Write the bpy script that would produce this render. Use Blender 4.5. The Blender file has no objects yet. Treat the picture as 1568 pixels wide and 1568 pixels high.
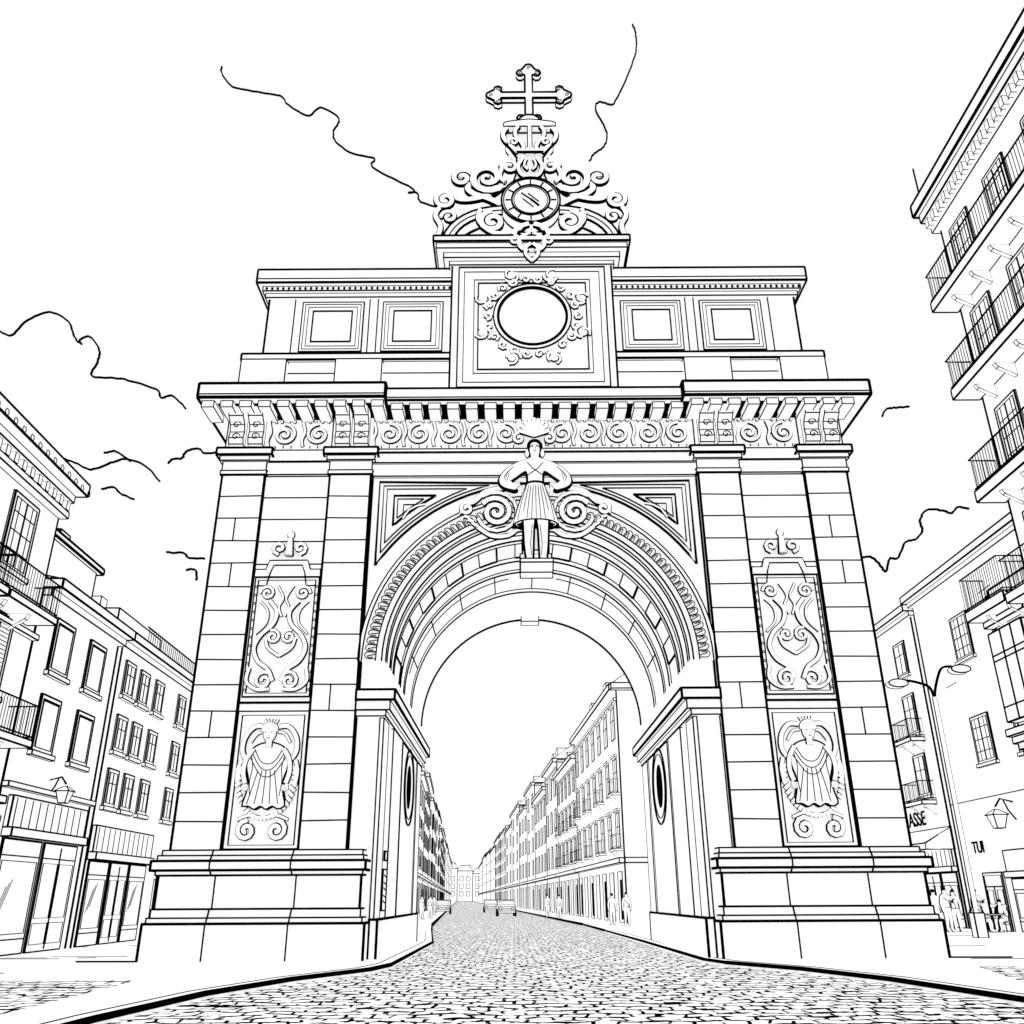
import bpy, math, random
from mathutils import Vector, Matrix
random.seed(7)
scene=bpy.context.scene
# ------------------------------------------------------------ materials
SELF_LIT=1.45  # self-glow added to the white surfaces so shaded parts stay flat white
def mat_plain(name,col,var=0.03,scale=2.0,rough=0.95,em=0.0):
    m=bpy.data.materials.new(name); m.use_nodes=True
    nt=m.node_tree; b=nt.nodes['Principled BSDF']
    b.inputs['Roughness'].default_value=rough
    b.inputs['Specular IOR Level'].default_value=0.0
    n=nt.nodes.new('ShaderNodeTexNoise'); n.inputs['Scale'].default_value=scale; n.inputs['Detail'].default_value=5
    g=nt.nodes.new('ShaderNodeNewGeometry'); nt.links.new(g.outputs['Position'],n.inputs['Vector'])
    r=nt.nodes.new('ShaderNodeValToRGB'); nt.links.new(n.outputs['Fac'],r.inputs['Fac'])
    r.color_ramp.elements[0].color=tuple(max(0,c-var) for c in col)+(1,)
    r.color_ramp.elements[1].color=tuple(min(1,c+var) for c in col)+(1,)
    nt.links.new(r.outputs['Color'],b.inputs['Base Color'])
    if em:
        nt.links.new(r.outputs['Color'],b.inputs['Emission Color']); b.inputs['Emission Strength'].default_value=em
    return m
STONE=mat_plain('white_limestone_self_lit',(0.46,0.46,0.46),0.01,em=SELF_LIT)
INK=mat_plain('black_ink_line',(0.0,0.0,0.0),0.0)
PLASTER=mat_plain('white_plaster_self_lit',(0.46,0.46,0.46),0.01,1.0,em=SELF_LIT)
PAVE=mat_plain('white_pavement_self_lit',(0.45,0.45,0.45),0.01,1.0,em=SELF_LIT)
def mat_cobble():
    m=bpy.data.materials.new('cobblestone_self_lit'); m.use_nodes=True
    nt=m.node_tree; L=nt.links.new; b=nt.nodes['Principled BSDF']
    b.inputs['Roughness'].default_value=0.95; b.inputs['Specular IOR Level'].default_value=0
    g=nt.nodes.new('ShaderNodeNewGeometry')
    n=nt.nodes.new('ShaderNodeTexNoise'); n.inputs['Scale'].default_value=1.3; n.inputs['Detail'].default_value=3
    L(g.outputs['Position'],n.inputs['Vector'])
    s=nt.nodes.new('ShaderNodeVectorMath'); s.operation='SUBTRACT'; s.inputs[1].default_value=(.5,.5,.5); L(n.outputs['Color'],s.inputs[0])
    k=nt.nodes.new('ShaderNodeVectorMath'); k.operation='MULTIPLY'; k.inputs[1].default_value=(.45,.9,0); L(s.outputs[0],k.inputs[0])
    a=nt.nodes.new('ShaderNodeVectorMath'); a.operation='ADD'; L(g.outputs['Position'],a.inputs[0]); L(k.outputs[0],a.inputs[1])
    st=nt.nodes.new('ShaderNodeVectorMath'); st.operation='MULTIPLY'; st.inputs[1].default_value=(1,.42,1); L(a.outputs[0],st.inputs[0])
    br=nt.nodes.new('ShaderNodeTexBrick'); L(st.outputs[0],br.inputs['Vector'])
    br.inputs['Scale'].default_value=1; br.inputs['Brick Width'].default_value=.36; br.inputs['Row Height'].default_value=.19
    br.inputs['Mortar Size'].default_value=.033; br.inputs['Mortar Smooth'].default_value=.05
    br.inputs['Color1'].default_value=(.46,.46,.46,1); br.inputs['Color2'].default_value=(.46,.46,.46,1); br.inputs['Mortar'].default_value=(0,0,0,1)
    n2=nt.nodes.new('ShaderNodeTexNoise'); n2.inputs['Scale'].default_value=3.2; n2.inputs['Detail'].default_value=5
    L(g.outputs['Position'],n2.inputs['Vector'])
    r=nt.nodes.new('ShaderNodeValToRGB'); L(n2.outputs['Fac'],r.inputs['Fac'])
    r.color_ramp.elements[0].position=.41; r.color_ramp.elements[0].color=(1,1,1,1)
    r.color_ramp.elements[1].position=.44; r.color_ramp.elements[1].color=(0,0,0,1)
    mx=nt.nodes.new('ShaderNodeMix'); mx.data_type='RGBA'
    L(r.outputs['Color'],mx.inputs['Factor']); L(br.outputs['Color'],mx.inputs['A']); mx.inputs['B'].default_value=(.46,.46,.46,1)
    L(mx.outputs['Result'],b.inputs['Base Color']); L(mx.outputs['Result'],b.inputs['Emission Color']); b.inputs['Emission Strength'].default_value=SELF_LIT  # stones glow with the same added emission as the walls
    return m
COBBLE=mat_cobble()
MATS=[STONE,INK,PLASTER,PAVE,COBBLE]
W,K,P,V,C=0,1,2,3,4
INKW=1.42
# ------------------------------------------------------------ helpers
def smooth(pts,n=6,closed=False):
    pts=[tuple(p) for p in pts]
    if len(pts)<3: return pts
    out=[]; N=len(pts); rng=range(N if closed else N-1)
    for i in rng:
        if closed: p0,p1,p2,p3=pts[i-1],pts[i],pts[(i+1)%N],pts[(i+2)%N]
        else:
            p0=pts[max(i-1,0)];p1=pts[i];p2=pts[i+1];p3=pts[min(i+2,N-1)]
        for j in range(n):
            t=j/n
            out.append(tuple(.5*((2*b)+(-a+c)*t+(2*a-5*b+4*c-d)*t*t+(-a+3*b-3*c+d)*t**3) for a,b,c,d in zip(p0,p1,p2,p3)))
    out.append(pts[0] if closed else pts[-1])
    return out
def spiral(x,y,r,turns=1.6,start=0,cw=1,rin=.12,n=16):
    N=max(8,int(n*turns)); o=[]
    for i in range(N+1):
        t=i/N; rr=r*(1-t)+r*rin*t; th=start+cw*t*turns*2*math.pi
        o.append((x+rr*math.cos(th),y+rr*math.sin(th)))
    return o
def circ(x,y,r,n=28,ry=None,a0=0,a1=360):
    ry=ry or r
    return [(x+r*math.cos(math.radians(a0+(a1-a0)*i/n)),y+ry*math.sin(math.radians(a0+(a1-a0)*i/n))) for i in range(n+1)]
class Obj:
    def __init__(s,name,O=(0,0,0),u=(1,0,0),n=(0,-1,0)):
        s.name=name; s.parts={}; s.frame(O,u,n); s.wall=W
    def frame(s,O,u,n):
        s.O=Vector(O); s.u=Vector(u).normalized(); s.n=Vector(n).normalized(); s.z=Vector((0,0,1))
    def w(s,p): return s.O+s.u*p[0]+s.z*p[1]+s.n*p[2]
    def add(s,part,vs,fs,m):
        P=s.parts.setdefault(part,([],[],[]))
        k=len(P[0]); P[0].extend(vs)
        for f in fs: P[1].append([i+k for i in f]); P[2].append(m)
    def tube(s,part,pts,r,m=K,n=4,closed=False):
        q=[s.w(p) for p in pts]
        if closed and (q[0]-q[-1]).length<1e-6: q=q[:-1]
        N=len(q)
        if N<2: return
        vs=[];fs=[]
        ref=s.n
        for i in range(N):
            if closed: t=q[(i+1)%N]-q[i-1]
            else: t=q[min(i+1,N-1)]-q[max(i-1,0)]
            if t.length<1e-9: t=Vector((0,0,1))
            t.normalize()
            a=t.cross(ref)
            if a.length<.15: a=t.cross(s.z)
            a.normalize(); b=t.cross(a)
            rr=r[i] if isinstance(r,(list,tuple)) else r
            if n==4: rr*=INKW
            for j in range(n):
                th=2*math.pi*(j+.5)/n
                vs.append(q[i]+a*(rr*math.cos(th))+b*(rr*math.sin(th)))
        for i in range(N if closed else N-1):
            i2=(i+1)%N
            for j in range(n):
                j2=(j+1)%n
                fs.append([i*n+j,i*n+j2,i2*n+j2,i2*n+j])
        if not closed:
            fs.append(list(range(n))[::-1]); fs.append([(N-1)*n+j for j in range(n)])
        s.add(part,vs,fs,m)
    def line(s,part,pts2,c,r,m=K,closed=False):
        s.tube(part,[(p[0],p[1],c) for p in pts2],r,m,4,closed)
    def rect(s,part,a0,a1,b0,b1,c,r):
        s.line(part,[(a0,b0),(a1,b0),(a1,b1),(a0,b1)],c,r,K,True)
    def box(s,part,a0,a1,b0,b1,c0,c1,r=.02,m=None):
        m=s.wall if m is None else m
        p=[(a,b,c) for c in (c0,c1) for b in (b0,b1) for a in (a0,a1)]
        s.add(part,[s.w(x) for x in p],[[0,2,3,1],[4,5,7,6],[0,1,5,4],[2,6,7,3],[0,4,6,2],[1,3,7,5]],m)
        if r:
            for i,j in ((0,1),(2,3),(4,5),(6,7),(0,2),(1,3),(4,6),(5,7),(0,4),(1,5),(2,6),(3,7)):
                s.tube(part,[p[i],p[j]],r)
    def prism(s,part,pts3,ext,r=.02,m=None,rib=True):
        m=s.wall if m is None else m
        N=len(pts3); q=[tuple(a+b for a,b in zip(p,ext)) for p in pts3]
        s.add(part,[s.w(x) for x in list(pts3)+q],[list(range(N))[::-1],list(range(N,2*N))]+[[i,(i+1)%N,N+(i+1)%N,N+i] for i in range(N)],m)
        if r:
            s.tube(part,pts3,r,K,4,True); s.tube(part,q,r,K,4,True)
            if rib:
                for a,b in zip(pts3,q): s.tube(part,[a,b],r)
    def plate(s,part,pts2,c0,c1,r=.02,m=None,rib=False):
        if (abs(pts2[0][0]-pts2[-1][0])+abs(pts2[0][1]-pts2[-1][1]))<1e-6: pts2=pts2[:-1]
        s.prism(part,[(p[0],p[1],c0) for p in pts2],(0,0,c1-c0),r,m,rib)
    def relief(s,part,pts2,c,r,k=.032):
        s.tube(part,[(p[0],p[1],c) for p in pts2],[x+k for x in r] if isinstance(r,list) else r+k,K,8)
        s.tube(part,[(p[0],p[1],c+k+.03) for p in pts2],r,W,8)
    def ball(s,part,a,b,c,ra,rb,rc,m=W,n=14):
        vs=[];fs=[]; h=n//2
        for i in range(h+1):
            ph=math.pi*i/h
            for j in range(n):
                th=2*math.pi*j/n
                vs.append(s.w((a+ra*math.sin(ph)*math.cos(th),b+rb*math.cos(ph),c+rc*math.sin(ph)*math.sin(th))))
        for i in range(h):
            for j in range(n):
                fs.append([i*n+j,i*n+(j+1)%n,(i+1)*n+(j+1)%n,(i+1)*n+j])
        s.add(part,vs,fs,m)
    def blob(s,part,a,b,c,ra,rb,rc,k=.035):
        s.ball(part,a,b,c,ra+k,rb+k,rc*.4,K); s.ball(part,a,b,c+.04,ra,rb,rc,W)
    def annulus(s,part,x,y,r0,r1,a0,a1,c0,c1,ink=.02,n=40,m=None):
        m=s.wall if m is None else m
        vs=[];fs=[]
        for i in range(n+1):
            th=math.radians(a0+(a1-a0)*i/n)
            for rr,cc in ((r0,c0),(r1,c0),(r1,c1),(r0,c1)):
                vs.append(s.w((x+rr*math.cos(th),y+rr*math.sin(th),cc)))
        for i in range(n):
            for j in range(4):
                fs.append([i*4+j,i*4+(j+1)%4,(i+1)*4+(j+1)%4,(i+1)*4+j])
        s.add(part,vs,fs,m)
        if ink:
            for rr in (r0,r1): s.line(part,circ(x,y,rr,n,None,a0,a1),c1,ink)
    def done(s,single=False,meshes=()):
        objs=[]
        for part,(vs,fs,ms) in s.parts.items():
            me=bpy.data.meshes.new(s.name+'_'+part); me.from_pydata([tuple(v) for v in vs],[],fs)
            for mm in MATS: me.materials.append(mm)
            me.polygons.foreach_set('material_index',ms); me.update()
            o=bpy.data.objects.new(s.name if single else part,me); scene.collection.objects.link(o); objs.append(o)
        objs+=list(meshes)
        if single and len(objs)==1: return objs[0]
        e=bpy.data.objects.new(s.name,None); scene.collection.objects.link(e)
        for o in objs: o.parent=e
        return e
def skin(name,verts,edges,radii,root=0,sub=2,backing=None,m=STONE):
    me=bpy.data.meshes.new(name); me.from_pydata(verts,edges,[]); o=bpy.data.objects.new(name,me); scene.collection.objects.link(o)
    sk=o.modifiers.new('s','SKIN'); sk.use_smooth_shade=True
    for i,v in enumerate(me.skin_vertices[0].data):
        r=radii[i]; v.radius=(r,r) if not isinstance(r,tuple) else r; v.use_root=(i==root)
    ss=o.modifiers.new('d','SUBSURF'); ss.levels=sub; ss.render_levels=sub
    dg=bpy.context.evaluated_depsgraph_get(); dg.update()
    nm=bpy.data.meshes.new_from_object(o.evaluated_get(dg)); o.modifiers.clear(); o.data=nm
    nm.materials.clear(); nm.materials.append(m)
    res=[o]
    if backing:
        k,off=backing
        b=nm.copy(); b.materials.clear(); b.materials.append(INK)
        ys=[v.co.y for v in b.vertices]; yc=sum(ys)/len(ys)
        nrm=[v.normal.copy() for v in nm.vertices]
        for v,nn in zip(b.vertices,nrm):
            v.co.x+=nn.x*k; v.co.z+=nn.z*k; v.co.y=yc+(v.co.y-yc)*.6+off
        ob=bpy.data.objects.new(name+'_outline',b); scene.collection.objects.link(ob); res.append(ob)
    return res

# ============================================================ ARCH
X0,Y0=.75,26.4
A=Obj('triumphal_arch',(X0,Y0,0))
R,ZC,DB=4.6,8.2,-11.1
I=.034; T=.02
for s in (-1,1):
    a0,a1=sorted((s*4.6,s*10.15))
    A.box('body',a0,a1,0,ZC,DB,-.25,0)
NA=48
def arcp(r,i,n=NA): th=math.pi*i/n; return (-r*math.cos(th),ZC+r*math.sin(th))
vs=[];fs=[]
for i in range(NA+1):
    a,b=arcp(R,i)
    for c in (-.25,DB): vs.append(A.w((a,b,c))); vs.append(A.w((a,16.6,c)))
for i in range(NA):
    k=i*4; fs+= [[k,k+4,k+5,k+1],[k+2,k+3,k+7,k+6],[k,k+2,k+6,k+4]]
A.add('body',vs,fs,W)
for s in (-1,1):
    a0,a1=sorted((s*4.6,s*10.15)); A.box('body',a0,a1,ZC,16.6,DB,-.25,0)
A.line('vault',circ(0,ZC,R,NA,None,0,180),DB,.06)
A.line('vault',circ(0,ZC,R,NA,None,0,180),-.25,I)
def soff(c,r=T): A.line('vault',circ(0,ZC,R-.01,NA,None,0,180),c,r)
for c,r in ((-.9,I),(-1.25,T),(-1.7,I),(-2.0,T),(-3.3,T),(-3.7,I),(-4.6,T),(-4.9,I),(-6.9,T),(-7.3,I)): soff(c,r)
for i in range(1,22):
    th=math.radians(180*i/22)
    p=(R-.01)*math.cos(th),ZC+(R-.01)*math.sin(th)
    A.tube('vault',[p+(-2.0,),p+(-3.3,)],I if i%2 else T)
    if i%2:
        A.tube('vault',[((R-.015)*math.cos(th+t),ZC+(R-.015)*math.sin(th+t),-3.3) for t in (0,.035,.07,.105,.14)],.04)
for i in range(1,10):
    th=math.radians(180*(i)/10)
    p=(R-.01)*math.cos(th),ZC+(R-.01)*math.sin(th)
    A.tube('vault',[p+(-4.9,),p+(-6.9,)],T)
for c in (-5.5,):
    A.tube('vault',[((R-.01)*math.cos(t*math.pi/48),ZC+(R-.01)*math.sin(t*math.pi/48),c) for t in range(3,22)],T)
    A.tube('vault',[((R-.01)*math.cos(t*math.pi/48),ZC+(R-.01)*math.sin(t*math.pi/48),c) for t in range(27,46)],T)
A.box('vault',-.38,.38,12.55,12.95,DB-.1,DB+.5,T)
A.annulus('archivolt',0,ZC,4.6,4.72,0,180,-.25,-.05,T)
A.annulus('archivolt',0,ZC,4.72,4.9,0,180,-.25,0,T)
A.annulus('archivolt',0,ZC,5.32,5.44,0,180,-.25,.02,T)
n=70
for i in range(1,n):
    th0=180*(i-.44)/n; th1=180*(i+.44)/n; thm=180*i/n
    def pp(r,t): t=math.radians(t); return (r*math.cos(t),ZC+r*math.sin(t))
    A.line('archivolt',smooth([pp(4.95,th0),pp(5.2,th0),pp(5.28,thm),pp(5.2,th1),pp(4.95,th1)],3),-.22,.013)
    A.line('archivolt',smooth([pp(4.96,thm-.5),pp(5.1,thm),pp(5.2,thm+.3),pp(5.14,thm+.8),pp(5.02,thm+.6)],3),-.22,.014)
ZT=14.28; XS=5.12
for s in (-1,1):
    for off,r in ((0,I),(.14,T),(.26,T),(.5,I),(.62,T)):
        rr=6.0+off*.9; x=XS-off; z=ZT-off
        a_s=math.acos(min(1,x/rr)); a_e=math.asin(min(1,(z-ZC)/rr))
        if a_e<=a_s: continue
        arc=[(s*rr*math.cos(a_s+(a_e-a_s)*i/14),ZC+rr*math.sin(a_s+(a_e-a_s)*i/14)) for i in range(15)]
        A.line('spandrel',arc+[(s*x,z)],-.22,r,K,True)
    A.relief('spandrel',[(s*x,z) for x,z in [(4.3,12.95),(4.12,13.25),(3.85,13.4),(3.6,13.45)]],-.22,.025,.02)
    A.line('spandrel',[(s*4.3,12.95),(s*4.3,13.45),(s*3.6,13.45)],-.2,T)
    A.tube('spandrel',[(s*5.35,7.3,-.22),(s*5.35,14.4,-.22)],T)
A.box('entablature',-5.4,5.4,14.45,14.9,-.25,-.12,T)
A.box('entablature',-5.4,5.4,14.9,15.25,-.25,-.02,T)
A.box('entablature',-5.4,5.4,15.25,15.36,-.25,.06,T)
courses=[2.86+.773*i for i in range(16)]
for s in (-1,1):
    for (x0,x1) in ((8.9,10.3),(5.4,6.75)):
        a0,a1=sorted((s*x0,s*x1))
        A.box('pilaster',a0,a1,2.86,14.46,-.25,0,I)
        for ci,z in enumerate(courses):
            A.line('pilaster',[(a0,z),(a1,z+random.uniform(-.02,.02))],.003,T)
            if (ci in (4,12,10) and x0>8) or (ci==5 and x0<8):
                xm=(a0+a1)/2+random.uniform(-.15,.15); A.line('pilaster',[(xm,z),(xm,z+.77)],.003,T)
        for k,(z0,z1,e) in enumerate(((14.46,14.6,.06),(14.6,14.95,.03),(14.95,15.12,.12),(15.12,15.36,.22))):
            A.box('capital',a0-e,a1+e,z0,z1,-.25,e,T if k!=3 else I)
        A.box('entablature',a0-.02,a1+.02,15.36,16.68,-.25,.02,T)
        for q in (.27,.73):
            m=a0+(a1-a0)*q
            prof=[(15.45,.02),(15.5,.22),(15.7,.3),(15.95,.22),(16.2,.28),(16.4,.55),(16.68,.7),(16.68,.02)]
            A.prism('console',[(m-.24,b,c) for b,c in prof],(.48,0,0),.016,None,True)
            A.line('console',spiral(m,15.72,.15,1.2),.34,.015)
            A.line('console',spiral(m,16.15,.15,1.2),.36,.015)
    a0,a1=sorted((s*6.75,s*8.9))
    A.box('pilaster',a0,a1,2.87,15.36,-.25,-.13,T)
    for z in courses[12:]+[courses[11]]: A.line('pilaster',[(a0,z),(a1,z)],-.127,T)
    A.box('entablature',a0,a1,14.5,14.95,-.2,-.06,T); A.box('entablature',a0,a1,14.95,15.36,-.2,.02,T)
A.box('entablature',-10.2,10.2,15.365,16.66,DB,-.05,T)
fr=[-4.85,-3.85,-2.85,-1.85,-.95,.95,1.85,2.85,3.85,4.85,-8.4,-7.25,7.25,8.4]
for i,x in enumerate(fr):
    cw=1 if i%2 else -1
    A.relief('frieze',spiral(x,15.95,.4,1.7,math.pi*.5,cw,.1),-.02,.045,.028)
    A.blob('frieze',x,15.95,.02,.06,.06,.06,.022)
    A.relief('frieze',smooth([(x-.5,15.5),(x-.54,15.75),(x-.46,16.05),(x-.54,16.4)],4),-.02,.04,.027)
    for t in (-.3,-.12,.1,.3): A.relief('frieze',[(x+t,16.4),(x+t*1.1,16.48)],-.02,.03,.022)
    for t in (-.25,0,.25): A.line('frieze',[(x+t,15.45),(x+t*1.1,15.54)],-.02,.016)
A.line('frieze',[(-10,16.56),(10,16.56)],-.03,T)
for k in range(9):
    th=math.radians(15+150*k/8)
    A.relief('frieze',[(.0,15.75),(.5*math.cos(th),15.8+.62*math.sin(th))],.15,[.03,.075],.028)
A.relief('frieze',spiral(-.5,15.7,.22,1.3,1,1),.1,.05,.028); A.relief('frieze',spiral(.5,15.7,.22,1.3,2.1,-1),.1,.05,.028)
for s in (-1,1):
    a0,a1=sorted((s*4.9,s*11.04))
    A.box('cornice',a0,a1,16.72,17.24,DB-1.2,1.2,I+.008)
    b0,b1=sorted((s*4.95,s*10.5)); A.box('cornice',b0,b1,16.69,16.715,.0,.8,0,K)  # black sheet paints the soffit shade between the modillions
    A.line('cornice',[(a0,16.84),(a1,16.84)],1.205,T)
A.box('cornice',-4.9,4.9,16.72,17.16,DB-.9,.95,I)
A.box('cornice',-4.85,4.85,16.69,16.715,0,.66,0,K)  # same painted soffit shade under the centre cornice
A.line('cornice',[(-4.9,16.82),(4.9,16.82)],.955,T)
x=-10.75
while x<10.8:
    sidec=abs(x)>4.95
    A.box('modillion',x-.2,x+.2,16.47,16.70,-.05,1.0 if sidec else .78,.014)
    x+=.62
A.box('modillion',-10.19,10.19,16.57,16.685,-.05,.1,0,K)  # black strip painting the shade in the gaps behind the modillions
for s in (-1,1):
    def bx(x0,x1,*a,**k):
        a0,a1=sorted((s*x0,s*x1)); A.box('plinth',a0,a1,*a,**k)
    bx(4.72,10.62,0,1.02,DB-.3,.45,I)
    bx(4.8,10.55,1.02,1.16,DB-.2,.4,T); bx(4.86,10.48,1.16,1.37,DB-.2,.33,T)
    bx(4.9,10.42,1.37,2.22,DB-.1,.28,I)
    bx(4.86,10.5,2.22,2.34,DB-.2,.34,T); bx(4.78,10.62,2.34,2.58,DB-.2,.44,I); bx(4.86,10.5,2.58,2.72,DB-.1,.34,T); bx(4.9,10.42,2.72,2.86,DB-.15,.24,T)
    for x in (6.75,8.95):
        A.line('plinth',[(s*x,0.0),(s*x,1.02)],.455,T); A.line('plinth',[(s*(x-.08),1.37),(s*(x-.08),2.22)],.285,T)
        A.line('plinth',[(s*x,1.02),(s*(x-.05),1.37)],.4,T); A.line('plinth',[(s*x,2.22),(s*(x+.07),2.4),(s*(x+.07),2.58),(s*x,2.86)],.45,T)
for s in (-1,1):
    for z0,z1,e in ((6.55,6.72,.1),(6.72,7.0,.22),(7.0,7.3,.36)):
        a0,a1=sorted((s*(4.6-e),s*(5.385)))
        A.box('impost',a0,a1,z0,z1,DB-e,-.05+e*.6,T if e<.3 else I)
    X=s*4.6
    for c0,c1,e in ((-.235,-1.3,.02),(-2.1,-4.4,.08),(-4.9,-9.4,.05),(-9.7,DB-.01,.07)):
        a0,a1=sorted((X+s*.1,X-s*e)); A.box('jamb',a0,a1,1.1,6.54,c1,c0,T)
    a0,a1=sorted((X+s*.1,X-s*.12)); A.box('jamb',a0,a1,.0,1.09,DB-.02,-.23,I)
    for q,(ry,rz,rr) in enumerate(((1.5,1.3,.035),(1.25,1.1,.02))):
        A.tube('jamb',[(X-s*.09,5.3+rz*math.sin(t*math.pi/18),-7.0+ry*math.cos(t*math.pi/18)) for t in range(36)],rr,K,6,True)
    A.prism('jamb',[(X-s*.06,5.3+.75*math.sin(t*math.pi/14),-7.0+.6*math.cos(t*math.pi/14)) for t in range(28)],(-s*.03,0,0),0,K)
A.box('plaque',-4.57,-4.54,1.3,2.4,-2.1,-1.4,T)
for z in (1.5,1.65,1.85,2.0,2.2): A.tube('plaque',[(-4.535,z,-1.95),(-4.535,z+.05,-1.6)],.016)
A.box('plaque',-4.57,-4.54,2.65,2.9,-2.0,-1.6,T)
A.box('attic',-9.95,9.95,17.245,18.78,DB,.1,T)
A.box('attic',-10.12,10.12,18.78,19.02,DB-.2,.25,I)
A.line('attic',[(-9.95,18.3),(9.95,18.3)],.105,T)
for s in (-1,1):
    for x0,x1 in ((5.2,6.8),(8.5,10.05)):
        a0,a1=sorted((s*x0,s*x1)); A.box('attic',a0,a1,17.25,18.7,-.2,.4 ,T)
A.box('attic',-9.5,9.5,19.02,21.6,DB+.4,-.1,I)
A.box('attic',-9.62,9.62,21.56,21.74,DB,.05,T)
A.box('attic',-9.7,9.7,21.74,21.94,DB,.2,T)
A.box('attic',-9.88,9.88,21.94,22.5,DB-.3,.42,I)
A.line('attic',[(-9.88,22.1),(9.88,22.1)],.425,T)
xx=-9.6
while xx<9.6:
    A.box('attic',xx,xx+.08,21.78,21.88,.2,.23,0,K); xx+=.2
def frame(o,part,a0,a1,b0,b1,c,offs):
    for k,(f,r) in enumerate(offs): o.rect(part,a0+f,a1-f,b0+f,b1-f,c,r)
for s in (-1,1):
    for x0,x1 in ((3.2,5.35),(6.05,8.25)):
        a0,a1=sorted((s*x0,s*x1))
        A.box('attic',a0,a1,19.3,21.4,-.1,-.04,T)
        frame(A,'attic',a0,a1,19.3,21.4,-.03,((.1,.016),(.22,.016),(.4,I)))
    for x in (5.55,5.85,8.55): A.line('attic',[(s*x,19.02),(s*x,21.56)],-.09,T)
Q='clock_block'
A.box(Q,-2.85,2.85,17.17,22.55,-3,.6,I)
frame(A,Q,-2.6,2.6,17.4,22.4,.61,((0,I),(.2,T),(.55,T),(.7,I)))
for rr,t in ((1.2,.045),(1.36,.025)): A.line(Q,circ(0,20.25,rr,48),.68,t,K,True)
A.annulus(Q,0,20.25,1.2,1.36,0,360,.6,.68,0,48)
for k in range(22):
    th=2*math.pi*k/22
    x=1.58*math.cos(th);z=20.25+1.58*math.sin(th)
    A.relief(Q,spiral(x,z,.17,1.1,th+1.5,1 if k%2 else -1,.2,8),.64,.04,.028)
for k in range(8):
    th=2*math.pi*(k+.5)/8
    x=1.9*math.cos(th);z=20.25+1.9*math.sin(th)
    A.blob(Q,x,z,.66,.13,.11,.1)
    A.relief(Q,spiral(x,z,.24,1.0,th,1,.3,8),.66,.035,.028)
    A.relief(Q,spiral(x*.98,20.25+(z-20.25)*.98,.3,.5,th+1.9,1,.6,8),.64,.04,.028)
A.box(Q,-2.95,2.95,22.45,22.62,-3,.7,T)
A.box(Q,-3.15,3.15,22.62,22.84,-3.1,.9,T)
A.box(Q,-3.4,3.4,22.84,23.06,-3.2,1.15,T)
A.box(Q,-3.5,3.5,23.06,23.3,-3.2,1.25,I)
Q='crest'; c=.75
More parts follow.
